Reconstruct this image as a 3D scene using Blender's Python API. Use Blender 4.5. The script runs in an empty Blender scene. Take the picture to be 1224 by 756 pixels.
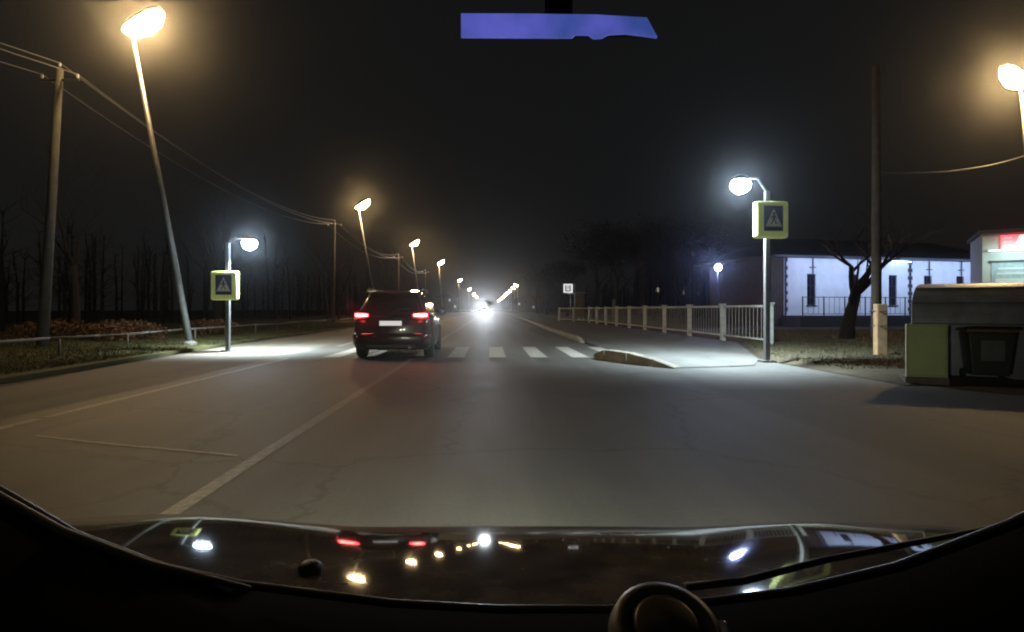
import bpy, bmesh, math, random
from mathutils import Vector, Matrix
R = math.radians
random.seed(11)
SC = bpy.context.scene
COL = SC.collection

# ------------------------------------------------------------------ camera, world, exposure
cam_d = bpy.data.cameras.new('camera')
cam_d.sensor_width = 36.0
cam_d.lens = 36.0 * 700 / 1224
cam_d.shift_x = 27 / 1224
cam_d.shift_y = -8 / 1224
cam_d.clip_start = 0.02
cam_d.clip_end = 3000
cam = bpy.data.objects.new('camera', cam_d)
cam.location = (0, 0, 1.2)
cam.rotation_euler = (R(90), 0, 0)
COL.objects.link(cam)
SC.camera = cam

world = bpy.data.worlds.new('World')
SC.world = world
world.use_nodes = True
wn, wl = world.node_tree.nodes, world.node_tree.links
wn.clear()
w_out = wn.new('ShaderNodeOutputWorld')
w_bg = wn.new('ShaderNodeBackground')
w_sky = wn.new('ShaderNodeTexSky')
w_sky.sky_type = 'NISHITA'
w_sky.sun_disc = False
w_sky.sun_elevation = R(-7)
w_sky.sun_rotation = R(-60)
w_bg.inputs['Strength'].default_value = 0.05
w_glow = wn.new('ShaderNodeBackground')            # city glow of the night sky
w_glow.inputs['Color'].default_value = (0.92, 0.95, 1.0, 1)
w_glow.inputs['Strength'].default_value = 0.0062
w_add = wn.new('ShaderNodeAddShader')
wl.new(w_sky.outputs[0], w_bg.inputs['Color'])
wl.new(w_bg.outputs[0], w_add.inputs[0])
wl.new(w_glow.outputs[0], w_add.inputs[1])
wl.new(w_add.outputs[0], w_out.inputs['Surface'])

SC.view_settings.view_transform = 'Standard'
SC.view_settings.look = 'None'
SC.view_settings.exposure = 0.0
SC.view_settings.gamma = 1.0
SC.view_settings.use_curve_mapping = False
SC.render.engine = 'CYCLES'
SC.cycles.use_denoising = True
SC.cycles.max_bounces = 4
SC.cycles.diffuse_bounces = 2
SC.cycles.glossy_bounces = 2
SC.cycles.transmission_bounces = 3
SC.cycles.volume_bounces = 0
SC.cycles.caustics_reflective = False
SC.cycles.caustics_refractive = False
SC.cycles.sample_clamp_indirect = 3.0
SC.cycles.filter_width = 2.0
SC.cycles.use_adaptive_sampling = False

WARM = (1.0, 0.66, 0.29)
COLD = (0.78, 0.95, 1.0)
BLUE = (0.36, 0.45, 1.0)

# ------------------------------------------------------------------ materials
MATS = {}
def mat(name, color, rough=0.7, metal=0.0, vary=0.25, scale=6.0, bump=0.0, bscale=40.0, coat=0.0, spec=0.5, color2=None):
    if name in MATS:
        return MATS[name]
    m = bpy.data.materials.new(name)
    m.use_nodes = True
    n, l = m.node_tree.nodes, m.node_tree.links
    b = n['Principled BSDF']
    b.inputs['Roughness'].default_value = rough
    b.inputs['Metallic'].default_value = metal
    b.inputs['Specular IOR Level'].default_value = spec
    if coat:
        b.inputs['Coat Weight'].default_value = coat
        b.inputs['Coat Roughness'].default_value = 0.05
    tc = n.new('ShaderNodeTexCoord')
    nz = n.new('ShaderNodeTexNoise')
    nz.inputs['Scale'].default_value = scale
    nz.inputs['Detail'].default_value = 8
    nz.inputs['Roughness'].default_value = 0.65
    l.new(tc.outputs['Object'], nz.inputs['Vector'])
    rp = n.new('ShaderNodeValToRGB')
    c1 = [max(0, c * (1 - vary)) for c in color]
    c2 = list(color2) if color2 else [min(1, c * (1 + vary)) for c in color]
    rp.color_ramp.elements[0].position = 0.3
    rp.color_ramp.elements[1].position = 0.7
    rp.color_ramp.elements[0].color = (*c1, 1)
    rp.color_ramp.elements[1].color = (*c2, 1)
    l.new(nz.outputs['Fac'], rp.inputs['Fac'])
    l.new(rp.outputs['Color'], b.inputs['Base Color'])
    if bump:
        nb = n.new('ShaderNodeTexNoise')
        nb.inputs['Scale'].default_value = bscale
        nb.inputs['Detail'].default_value = 4
        l.new(tc.outputs['Object'], nb.inputs['Vector'])
        bp = n.new('ShaderNodeBump')
        bp.inputs['Strength'].default_value = bump
        bp.inputs['Distance'].default_value = 0.02
        l.new(nb.outputs['Fac'], bp.inputs['Height'])
        l.new(bp.outputs['Normal'], b.inputs['Normal'])
    MATS[name] = m
    return m

def emit(name, color, strength):
    if name in MATS:
        return MATS[name]
    m = bpy.data.materials.new(name)
    m.use_nodes = True
    b = m.node_tree.nodes['Principled BSDF']
    b.inputs['Base Color'].default_value = (0.6, 0.6, 0.6, 1)
    b.inputs['Emission Color'].default_value = (*color, 1)
    b.inputs['Emission Strength'].default_value = strength
    MATS[name] = m
    return m

def asphalt(name, dark, light, rough, crack=True, patch=0.05):
    """aggregate speckle, worn patches, stains and fine cracks"""
    m = bpy.data.materials.new(name)
    m.use_nodes = True
    n, l = m.node_tree.nodes, m.node_tree.links
    b = n['Principled BSDF']
    tc = n.new('ShaderNodeTexCoord')
    def noise(s, d=6, r=0.6, vec=None):
        t = n.new('ShaderNodeTexNoise')
        t.inputs['Scale'].default_value = s
        t.inputs['Detail'].default_value = d
        t.inputs['Roughness'].default_value = r
        l.new(vec or tc.outputs['Object'], t.inputs['Vector'])
        return t
    mp = n.new('ShaderNodeMapping')                 # wheel tracks and drag marks run along the road
    mp.inputs['Scale'].default_value = (1.1, 0.05, 1)
    l.new(tc.outputs['Object'], mp.inputs['Vector'])
    big, tracks, fine = noise(0.45, 9, 0.75), noise(1.0, 5, 0.6, mp.outputs[0]), noise(38, 5, 0.8)
    a1 = n.new('ShaderNodeMath'); a1.operation = 'MULTIPLY_ADD'
    l.new(tracks.outputs['Fac'], a1.inputs[0]); a1.inputs[1].default_value = 0.9
    l.new(big.outputs['Fac'], a1.inputs[2])
    a2 = n.new('ShaderNodeMath'); a2.operation = 'MULTIPLY_ADD'
    l.new(fine.outputs['Fac'], a2.inputs[0]); a2.inputs[1].default_value = 0.75
    l.new(a1.outputs[0], a2.inputs[2])
    rp = n.new('ShaderNodeValToRGB')
    rp.color_ramp.elements[0].position = 0.85
    rp.color_ramp.elements[1].position = 1.55
    mr = n.new('ShaderNodeMapRange')
    mr.inputs['From Min'].default_value = 1.0
    mr.inputs['From Max'].default_value = 1.68
    l.new(a2.outputs[0], mr.inputs['Value'])
    rp.color_ramp.elements[0].position = 0.0
    rp.color_ramp.elements[1].position = 1.0
    rp.color_ramp.elements[0].color = (*dark, 1)
    rp.color_ramp.elements[1].color = (*light, 1)
    l.new(mr.outputs[0], rp.inputs['Fac'])
    col = rp.outputs['Color']
    if crack:
        vo = n.new('ShaderNodeTexVoronoi')
        vo.feature = 'DISTANCE_TO_EDGE'
        vo.inputs['Scale'].default_value = 0.33
        wob = noise(1.2, 5, 0.7)
        mx = n.new('ShaderNodeMixRGB'); mx.blend_type = 'ADD'; mx.inputs['Fac'].default_value = 0.8
        l.new(tc.outputs['Object'], mx.inputs[1]); l.new(wob.outputs['Color'], mx.inputs[2])
        l.new(mx.outputs[0], vo.inputs['Vector'])
        th = n.new('ShaderNodeMapRange')
        th.inputs['From Min'].default_value = 0.0; th.inputs['From Max'].default_value = 0.012
        th.inputs['To Min'].default_value = 0.45; th.inputs['To Max'].default_value = 1.0
        l.new(vo.outputs['Distance'], th.inputs['Value'])
        mul = n.new('ShaderNodeMixRGB'); mul.blend_type = 'MULTIPLY'; mul.inputs['Fac'].default_value = 1
        l.new(col, mul.inputs[1]); l.new(th.outputs[0], mul.inputs[2])
        col = mul.outputs[0]
    l.new(col, b.inputs['Base Color'])
    rr = n.new('ShaderNodeMapRange')
    rr.inputs['To Min'].default_value = rough - 0.14
    rr.inputs['To Max'].default_value = rough + 0.16
    l.new(big.outputs['Fac'], rr.inputs['Value'])
    l.new(rr.outputs[0], b.inputs['Roughness'])
    bp = n.new('ShaderNodeBump')
    bp.inputs['Strength'].default_value = 0.55
    bp.inputs['Distance'].default_value = 0.012
    l.new(fine.outputs['Fac'], bp.inputs['Height'])
    l.new(bp.outputs['Normal'], b.inputs['Normal'])
    return m

def worn_paint(name, color, under, wear=0.5):
    m = bpy.data.materials.new(name)
    m.use_nodes = True
    n, l = m.node_tree.nodes, m.node_tree.links
    b = n['Principled BSDF']
    b.inputs['Roughness'].default_value = 0.6
    tc = n.new('ShaderNodeTexCoord')
    nz = n.new('ShaderNodeTexNoise')
    nz.inputs['Scale'].default_value = 16.0
    nz.inputs['Detail'].default_value = 9
    nz.inputs['Roughness'].default_value = 0.75
    l.new(tc.outputs['Object'], nz.inputs['Vector'])
    rp = n.new('ShaderNodeValToRGB')
    rp.color_ramp.elements[0].position = wear - 0.14
    rp.color_ramp.elements[1].position = wear + 0.14
    rp.color_ramp.elements[0].color = (*under, 1)
    rp.color_ramp.elements[1].color = (*color, 1)
    l.new(nz.outputs['Fac'], rp.inputs['Fac'])
    l.new(rp.outputs['Color'], b.inputs['Base Color'])
    return m

M_ROAD = asphalt('asphalt_road', (0.024, 0.0235, 0.022), (0.105, 0.102, 0.092), 0.62)
M_SIDE = asphalt('asphalt_side_road', (0.034, 0.034, 0.032), (0.095, 0.094, 0.088), 0.66)
M_PAVE = asphalt('asphalt_pavement', (0.042, 0.043, 0.041), (0.115, 0.116, 0.11), 0.70)
M_SHOULDER = asphalt('sandy_shoulder', (0.050, 0.045, 0.035), (0.14, 0.125, 0.10), 0.8, crack=False)
M_PAINT = worn_paint('worn_road_paint', (0.42, 0.41, 0.37), (0.12, 0.115, 0.10), 0.48)
M_LINE = worn_paint('worn_line_paint', (0.36, 0.35, 0.31), (0.13, 0.125, 0.11), 0.50)
M_FAINT = worn_paint('faint_line_paint', (0.22, 0.215, 0.19), (0.08, 0.078, 0.07), 0.52)
M_SEAM = worn_paint('pale_seam', (0.30, 0.27, 0.21), (0.07, 0.066, 0.055), 0.48)
M_SOIL = mat('dark_soil', (0.035, 0.030, 0.020), 0.95, vary=0.5, scale=1.5, bump=0.8, bscale=6, color2=(0.07, 0.055, 0.03))
M_GRASS = mat('autumn_grass', (0.045, 0.055, 0.020), 0.9, vary=0.5, scale=0.8, spec=0.2, color2=(0.085, 0.08, 0.035))
M_KERB = mat('kerb_concrete', (0.20, 0.185, 0.15), 0.85, vary=0.4, scale=3, bump=0.5, bscale=30)
M_CONC = mat('weathered_concrete', (0.10, 0.093, 0.08), 0.85, vary=0.35, scale=4, bump=0.4, bscale=25)
M_STEEL = mat('galvanised_steel', (0.16, 0.163, 0.165), 0.45, 0.6, vary=0.25, scale=8)
M_DARKSTEEL = mat('dark_painted_steel', (0.05, 0.052, 0.055), 0.5, 0.3, vary=0.3, scale=8)
M_WOOD = mat('tarred_wood', (0.055, 0.042, 0.03), 0.9, vary=0.4, scale=5, bump=0.5)
M_FENCE = mat('white_fence_paint', (0.42, 0.42, 0.40), 0.6, vary=0.35, scale=5, bump=0.2, color2=(0.52, 0.52, 0.49))
M_YELLOW = mat('fluorescent_yellow_green', (0.55, 0.60, 0.20), 0.5, vary=0.12, scale=5)
M_YELLOW.node_tree.nodes['Principled BSDF'].inputs['Emission Color'].default_value = (0.62, 0.70, 0.24, 1)   # faint glow added to brighten the sign box
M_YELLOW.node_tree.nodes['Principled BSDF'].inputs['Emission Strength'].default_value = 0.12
M_SIGNBLUE = mat('sign_blue', (0.05, 0.07, 0.18), 0.4, vary=0.1)
M_SIGNWHITE = mat('sign_white', (0.72, 0.70, 0.70), 0.4, vary=0.06)
M_BLACK = mat('matt_black', (0.012, 0.012, 0.012), 0.55, vary=0.2)
M_BARK = mat('dark_bark', (0.016, 0.013, 0.011), 0.95, vary=0.4, scale=9, bump=0.7)
M_TWIG = mat('dark_twigs', (0.009, 0.0075, 0.006), 0.95, vary=0.4, scale=2)
M_WIRE = mat('grey_wire', (0.12, 0.12, 0.12), 0.5, vary=0.1)

# ------------------------------------------------------------------ mesh helpers
class MB:
    def __init__(self):
        self.v, self.f = [], []
    def add(self, verts, faces):
        o = len(self.v)
        self.v += [tuple(p) for p in verts]
        self.f += [tuple(i + o for i in f) for f in faces]
        return self
    def box(self, x0, x1, y0, y1, z0, z1, mtx=None):
        vs = [Vector((x, y, z)) for z in (z0, z1) for y in (y0, y1) for x in (x0, x1)]
        if mtx:
            vs = [mtx @ p for p in vs]
        return self.add(vs, [(0, 2, 3, 1), (4, 5, 7, 6), (0, 1, 5, 4), (2, 6, 7, 3), (0, 4, 6, 2), (1, 3, 7, 5)])
    def tube(self, pts, rad, n=8, caps=True):
        pts = [Vector(p) for p in pts]
        rads = rad if isinstance(rad, (list, tuple)) else [rad] * len(pts)
        rings = []
        up = None
        for i, p in enumerate(pts):
            d = (pts[min(i + 1, len(pts) - 1)] - pts[max(i - 1, 0)]).normalized()
            ref = Vector((0, 0, 1)) if abs(d.z) < 0.9 else Vector((1, 0, 0))
            if up is None:
                up = d.cross(ref).normalized()
            else:
                up = (up - d * up.dot(d)).normalized()
            s = d.cross(up)
            rings.append([p + (up * math.cos(2 * math.pi * k / n) + s * math.sin(2 * math.pi * k / n)) * rads[i] for k in range(n)])
        vs = [q for r in rings for q in r]
        fs = []
        for i in range(len(rings) - 1):
            for k in range(n):
                fs.append((i * n + k, i * n + (k + 1) % n, (i + 1) * n + (k + 1) % n, (i + 1) * n + k))
        if caps:
            fs.append(tuple(range(n))[::-1])
            fs.append(tuple((len(rings) - 1) * n + k for k in range(n)))
        return self.add(vs, fs)
    def loft(self, rings, close=True, caps=True):
        n = len(rings[0])
        vs = [q for r in rings for q in r]
        fs = []
        for i in range(len(rings) - 1):
            for k in range(n if close else n - 1):
                fs.append((i * n + k, i * n + (k + 1) % n, (i + 1) * n + (k + 1) % n, (i + 1) * n + k))
        if caps:
            fs.append(tuple(range(n))[::-1])
            fs.append(tuple((len(rings) - 1) * n + k for k in range(n)))
        return self.add(vs, fs)
    def prism(self, poly, axis, a, b):
        """poly of 2D points, extruded along axis ('x','y','z') from a to b"""
        def P(p, t):
            return {'x': (t, p[0], p[1]), 'y': (p[0], t, p[1]), 'z': (p[0], p[1], t)}[axis]
        n = len(poly)
        vs = [P(p, a) for p in poly] + [P(p, b) for p in poly]
        fs = [tuple(range(n)), tuple(range(2 * n - 1, n - 1, -1))]
        fs += [(k, k + n, (k + 1) % n + n, (k + 1) % n) for k in range(n)]
        return self.add(vs, fs)
    def lathe(self, prof, n=20, centre=(0, 0, 0), axis='z'):
        rings = []
        for r, h in prof:
            ring = []
            for k in range(n):
                a = 2 * math.pi * k / n
                c, s = r * math.cos(a), r * math.sin(a)
                p = {'z': (c, s, h), 'x': (h, c, s), 'y': (c, h, s)}[axis]
                ring.append(tuple(p[j] + centre[j] for j in range(3)))
            rings.append(ring)
        return self.loft(rings)
    def mesh(self, name, material, smooth=False):
        me = bpy.data.meshes.new(name)
        me.from_pydata(self.v, [], self.f)
        bm = bmesh.new(); bm.from_mesh(me)
        bmesh.ops.recalc_face_normals(bm, faces=bm.faces)
        bm.to_mesh(me); bm.free()
        if material:
            me.materials.append(material)
        if smooth:
            for p in me.polygons:
                p.use_smooth = True
        me.update()
        return me
    def build(self, name, material, parent=None, smooth=False, bevel=0.0):
        o = bpy.data.objects.new(name, self.mesh(name, material, smooth))
        COL.objects.link(o)
        if parent:
            o.parent = parent
        if bevel:
            bv = o.modifiers.new('bevel', 'BEVEL')
            bv.width = bevel; bv.segments = 2; bv.limit_method = 'ANGLE'
        return o

def share(src, name, parent, loc=(0, 0, 0), rot=(0, 0, 0)):
    o = bpy.data.objects.new(name, src.data)
    COL.objects.link(o)
    o.parent = parent
    o.location = loc; o.rotation_euler = rot
    for md in src.modifiers:
        if md.type == 'BEVEL':
            b = o.modifiers.new('bevel', 'BEVEL'); b.width = md.width; b.segments = 2; b.limit_method = 'ANGLE'
    return o

def tag(o, label=None, cat=None, group=None, kind=None):
    if label: o['label'] = label
    if cat: o['category'] = cat
    if group: o['group'] = group
    if kind: o['kind'] = kind
    return o

def thing(name, loc, label, cat, group=None, rz=0):
    o = bpy.data.objects.new(name, None)
    o.empty_display_size = 0.2
    COL.objects.link(o)
    o.location = loc; o.rotation_euler = (0, 0, rz)
    return tag(o, label, cat, group)

def copy_tree(o, parent=None):
    c = o.copy()
    COL.objects.link(c)
    c.parent = parent
    for ch in o.children:
        copy_tree(ch, c)
    return c

def lamp_light(name, kind, parent, loc, power, color, size=0.1, spot=150, blend=0.6, aim=None):
    ld = bpy.data.lights.new(name, kind)
    ld.energy = power
    ld.color = color
    ld.shadow_soft_size = size
    if kind == 'SPOT':
        ld.spot_size = R(spot); ld.spot_blend = blend
    o = bpy.data.objects.new(name, ld)
    COL.objects.link(o)
    o.parent = parent
    o.location = loc
    if aim is not None:
        o.rotation_euler = Vector(aim).to_track_quat('-Z', 'Y').to_euler()
    return o

def sheet(name, poly, z, material, subdiv=0):
    me = bpy.data.meshes.new(name)
    me.from_pydata([(x, y, z) for x, y in poly], [], [tuple(range(len(poly)))])
    me.materials.append(material)
    o = bpy.data.objects.new(name, me)
    COL.objects.link(o)
    return tag(o, kind='structure')

# ------------------------------------------------------------------ the setting
sheet('ground', [(-400, -60), (400, -60), (400, 1500), (-400, 1500)], -0.03, M_SOIL)
road = sheet('road', [(-5.3, -40), (3.3, -40), (3.3, 1200), (-5.3, 1200)], 0.0, M_ROAD)
sheet('side_road', [(3.3, -40), (60, -40), (60, 9.15), (6.5, 9.15), (6.4, 13.9), (3.3, 13.0)], 0.0, M_SIDE)
sheet('shoulder', [(-8.2, -40), (-5.3, -40), (-5.3, 700), (-8.6, 700), (-8.7, 20), (-8.0, 13), (-7.4, 8)], -0.004, M_SHOULDER)
pave = sheet('pavement', [(3.5, 12.3), (6.4, 13.9), (8.9, 21.0), (8.95, 58), (7.0, 66), (7.0, 400), (3.5, 400)], 0.012, M_PAVE)

def bank(name, outline, inner_z, material):
    """a verge: an edge that rises from the ground to its full height half a metre in"""
    n = len(outline)
    cx = sum(p[0] for p in outline) / n; cy = sum(p[1] for p in outline) / n
    inn = []
    for x, y in outline:
        d = Vector((cx - x, cy - y)); d.normalize()
        inn.append((x + d.x * 0.45, y + d.y * 0.45))
    mb = MB()
    mb.add([(x, y, -0.02) for x, y in outline] + [(x, y, inner_z) for x, y in inn],
           [(k, (k + 1) % n, (k + 1) % n + n, k + n) for k in range(n)] + [tuple(range(n, 2 * n))])
    return tag(mb.build(name, material), kind='structure')
bank('verge_left', [(-7.6, 4), (-8.0, 10), (-8.6, 17), (-9.0, 24), (-9.0, 400), (-40, 400), (-40, 4)], 0.07, M_GRASS)
bank('verge_right', [(9.1, 21.3), (6.6, 14.0), (6.7, 9.4), (60, 9.4), (60, 34), (9.2, 34)], 0.08, M_SOIL)

# painted markings, each its own sheet 4 mm up
def strip(name, x0, x1, y0, y1, z=0.004, material=M_LINE, parent=road):
    o = MB().add([(x0, y0, z), (x1, y0, z), (x1, y1, z), (x0, y1, z)], [(0, 1, 2, 3)]).build(name, material, parent)
    return o
for y0, y1 in ((-5, 6.4), (6.5, 14.3), (19.0, 60), (60.2, 300)):
    strip('edge_line', -4.98, -4.86, y0, y1)
for y0, y1 in ((1.5, 14.2), (19.2, 60), (61, 300)):
    strip('centre_line', -1.93, -1.81, y0, y1, material=M_FAINT)
for k in range(-4, 4):
    x = 0.2 + k * 1.04 - 0.21
    if x > -4.9:
        strip('crossing_stripe', x, x + 0.42, 14.6, 18.6, material=M_PAINT)
mb = MB()                                              # pale seam across the oncoming lane
pts = [(-4.3, 5.55), (-3.7, 5.32), (-3.2, 5.15), (-2.7, 5.0), (-2.05, 4.78)]
for (x0, y0), (x1, y1) in zip(pts, pts[1:]):
    mb.add([(x0, y0 - 0.02, 0.005), (x1, y1 - 0.025, 0.005), (x1, y1 + 0.025, 0.005), (x0, y0 + 0.02, 0.005)], [(0, 1, 2, 3)])
mb.build('repair_seam', M_SEAM, road)

# kerb stones along the pavement, each stone a piece
kerb = tag(bpy.data.objects.new('kerb', None), kind='structure')
COL.objects.link(kerb)
ks = MB().prism([(-0.075, -0.02), (0.075, -0.02), (0.075, 0.16), (-0.05, 0.16), (-0.075, 0.13)], 'y', 0.006, 0.994).build('kerb_stone', M_KERB, kerb)
ks.location = (3.36, 22.0, 0)
for k in range(1, 70):
    o = share(ks, 'kerb_stone', kerb, (3.36 + 0.0006 * k * k * (k < 20) + (k >= 20) * (0.24 + (k - 20) * 0.012) + random.uniform(-0.006, 0.006), 22.0 + k, random.uniform(-0.012, 0.008)),
              (0, 0, random.uniform(-0.008, 0.008)))
def ramp_stone(p, q, h0, h1, w=0.17):
    p, q = Vector((*p, 0)), Vector((*q, 0))
    d = (q - p).normalized(); s = Vector((-d.y, d.x, 0)) * w / 2
    z = Vector((0, 0, 1))
    vs = [p - s - z * 0.02, p + s - z * 0.02, p + s + z * h0, p - s + z * h0, q - s - z * 0.02, q + s - z * 0.02, q + s + z * h1, q - s + z * h1]
    return MB().add(vs, [(0, 1, 2, 3), (4, 7, 6, 5), (0, 4, 5, 1), (1, 5, 6, 2), (2, 6, 7, 3), (3, 7, 4, 0)]).build('kerb_stone', M_KERB, kerb, bevel=0.02)
ramp_stone((3.33, 21.0), (3.36, 21.99), 0.03, 0.16)
ramp_stone((2.66, 14.35), (2.80, 13.85), 0.12, 0.25, 0.24)
ramp_stone((2.812, 13.82), (3.12, 13.05), 0.25, 0.24, 0.24)
ramp_stone((3.136, 13.02), (3.48, 12.35), 0.24, 0.16, 0.24)
ramp_stone((3.496, 12.32), (3.80, 11.85), 0.16, 0.03, 0.24)
sheet('corner_pavement', [(2.72, 14.3), (3.2, 13.1), (3.84, 11.9), (5.6, 12.4), (6.4, 13.88), (3.5, 14.6)], 0.016, M_PAVE)

# ------------------------------------------------------------------ street lamps
M_LENS_W = emit('warm_lamp_lens', (1.0, 0.66, 0.29), 230)
M_LENS_C = emit('cold_lamp_lens', (0.62, 0.80, 1.0), 150)
M_LENS_B = emit('blue_lamp_lens', (0.38, 0.48, 1.0), 500)

def street_lamp(base, top, head_dir, label, group, power=2600, tint=WARM):
    t = thing('street_lamp', base, label, 'street lamp', group)
    b, tp = Vector((0, 0, 0)), Vector(top) - Vector(base)
    hd = Vector(head_dir).normalized()
    pts = [b, b.lerp(tp, 0.5), b.lerp(tp, 0.97)]
    MB().tube(pts, [0.105, 0.085, 0.06], 10).build('post', M_STEEL, t, True)  # near posts are the lamps' slanted flare streaks, built as leaning posts
    MB().lathe([(0.001, -0.02), (0.20, -0.02), (0.20, 0.10), (0.13, 0.16), (0.09, 0.17)], 12).build('base_collar', M_CONC, t)
    side = hd.cross(Vector((0, 0, 1))).normalized()
    upv = side.cross(hd).normalized()
    def head(u, w, h):
        return tp + hd * u + side * w + upv * h
    rings = []
    for u, w, h in ((-0.30, 0.07, 0.06), (-0.15, 0.18, 0.12), (0.20, 0.31, 0.18), (0.80, 0.29, 0.16), (1.12, 0.15, 0.08)):
        rings.append([head(u, w, 0), head(u, w * 0.7, h), head(u, -w * 0.7, h), head(u, -w, 0)])
    hs = MB().loft(rings).build('lamp_housing', M_STEEL, t)
    rings = []
    for u, w, h in ((-0.24, 0.14, -0.05), (-0.06, 0.27, -0.22), (0.32, 0.31, -0.34), (0.80, 0.29, -0.28), (1.08, 0.14, -0.08)):
        rings.append([head(u, w, -0.004), head(u, w * 0.8, h), head(u, 0, h * 1.35), head(u, -w * 0.8, h), head(u, -w, -0.004)])
    MB().loft(rings).build('lamp_lens', M_LENS_W, t, True)
    if base[1] < 200:                                  # the far ones light nothing in view but themselves
        lamp_light('lamp_light', 'SPOT', t, tp + hd * 0.42 - upv * 0.50, power, tint, 0.15, 140, 0.8, (hd.x * 0.75, 0, -1))
    return t

G1 = 'warm street lamps along the roadside trees'
ORD = ['Nearest', 'Second', 'Third', 'Fourth', 'Fifth', 'Sixth', 'Seventh', 'Eighth', 'Ninth', 'Tenth']
left = [((-9.4, 18.4), (-11.25, 10.05), 'huge glowing warm street lamp, its flare streak built as a post, above the low rail'),
        ((-9.5, 50), (-11.2, 10.0), 'second warm lamp of the long row behind the dark car'),
        ((-9.1, 79), (-10.5, 10.0), 'third warm lamp of the long row, above the dark car'),
        ((-8.9, 112), (-9.7, 10.0), 'fourth warm lamp of the long row, just past the dark car'),
        ((-9.0, 180), (-9.5, 10.0), 'fifth warm lamp of the long row, small and high'),
        ((-9.0, 262), (-9.4, 10.0), 'sixth warm lamp of the long row, near the distant headlights'),
        ((-9.4, 350), (-9.7, 10.0), 'seventh warm lamp of the long row, beside the distant headlights'),
        ((-9.6, 430), (-9.8, 10.0), 'farthest lamp of the long row, just above the distant headlights')]
for (bx, by), (tx, tz), lab in left:
    street_lamp((bx, by, 0.05), (tx, by, tz), (0.85, 0, 0.5), lab, G1, 1000 if by < 40 else 1900)
G2 = 'distant lamps merging into one bright slanted streak'
for k, y in enumerate((217, 245, 280, 320, 370, 430, 510, 620)):
    street_lamp((10.6, y, 0.0), (10.3, y, 10.0), (-0.85, 0, 0.5), 'one of the distant lamps merging into a slanted streak over the road', G2, 2600)
street_lamp((21.7, 22.9, 0.05), (20.75, 22.9, 10.1), (-0.8, -0.3, 0.4), 'warm street lamp above the red-signed shop at the frame edge', G1, 800)

# ------------------------------------------------------------------ crossing signs with their lamps
def crossing_sign(base, h_pole, z_sign, lamp_at, rz, label, lamp_power, rad):
    t = thing('crossing_sign', base, label, 'road sign', 'lamp-lit pedestrian crossing signs')
    MB().box(-0.055, 0.055, -0.055, 0.055, -0.03, h_pole).build('pole', M_STEEL, t, bevel=0.01)
    MB().box(-0.15, 0.15, -0.15, 0.15, -0.03, 0.025).build('base_plate', M_STEEL, t)
    m = Matrix.Translation((0, -0.20, z_sign)) @ Matrix.Rotation(rz, 4, 'Z')
    bx = MB().box(-0.37, 0.37, -0.09, 0.13, -0.41, 0.41).build('sign_box', M_YELLOW, t, bevel=0.05)
    bx.matrix_local = m
    MB().box(-0.22, 0.22, -0.012, 0, -0.28, 0.28).build('blue_panel', M_SIGNBLUE, bx).location = (0, -0.091, 0.02)
    MB().prism([(-0.19, -0.20), (0.19, -0.20), (0.0, 0.20)], 'y', -0.006, 0).build('white_triangle', M_SIGNWHITE, bx).location = (0, -0.104, 0.04)
    fig = MB()                                     # walking figure over crossing bars
    fig.prism([(0.028 * math.cos(a * 0.7854) + 0.008, 0.028 * math.sin(a * 0.7854) + 0.085) for a in range(8)], 'y', -0.004, 0)
    fig.prism([(-0.022, 0.05), (0.025, 0.055), (0.02, -0.04), (-0.02, -0.04)], 'y', -0.004, 0)
    fig.prism([(-0.02, -0.035), (0.005, -0.035), (-0.045, -0.15), (-0.068, -0.15)], 'y', -0.004, 0)
    fig.prism([(0.0, -0.035), (0.02, -0.035), (0.072, -0.15), (0.048, -0.15)], 'y', -0.004, 0)
    fig.prism([(-0.02, 0.045), (-0.02, 0.02), (-0.07, -0.03), (-0.08, -0.015)], 'y', -0.004, 0)
    fig.prism([(0.02, 0.045), (0.02, 0.02), (0.06, -0.03), (0.07, -0.015)], 'y', -0.004, 0)
    fig.build('walking_figure', M_BLACK, bx).location = (0, -0.111, 0.04)
    MB().box(-0.19, 0.19, -0.006, 0, -0.025, 0.025).build('black_bar', M_BLACK, bx).location = (0, -0.104, -0.225)
    la = Vector(lamp_at) - Vector(base)
    top = Vector((0, 0, h_pole - 0.02))
    mid = Vector((la.x * 0.35, la.y * 0.35, max(la.z, h_pole) + 0.03))
    MB().tube([top - Vector((0, 0, 0.25)), top, mid, la + Vector((0, 0, 0.04))], 0.028, 8).build('lamp_arm', M_STEEL, t, True)
    MB().lathe([(0.03, 0.10), (rad * 0.7, 0.07), (rad * 0.85, 0.0), (rad * 0.8, -0.02)], 18, la).build('lamp_housing', M_STEEL, t, True)
    MB().lathe([(rad * 0.82, -0.02), (rad, -rad * 0.45), (rad * 0.9, -rad * 0.95), (rad * 0.45, -rad * 1.35), (0.01, -rad * 1.45)], 20, la).build('lamp_lens', M_LENS_C, t, True)
    lamp_light('lamp_light', 'SPOT', t, la - Vector((0, 0, rad * 1.6)), lamp_power, COLD, 0.12, 146, 1.0, (0, 0.36, -1))
    return t
crossing_sign((-7.5, 16.8, 0.0), 3.1, 1.87, (-6.86, 16.75, 3.2), R(4), 'yellow pedestrian sign on a pole by the roadside rail', 6500, 0.21)
crossing_sign((6.3, 13.3, 0.02), 3.86, 3.18, (5.70, 13.3, 4.14), R(5), 'yellow pedestrian sign on a pole beside the white fence', 6200, 0.22)

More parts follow.
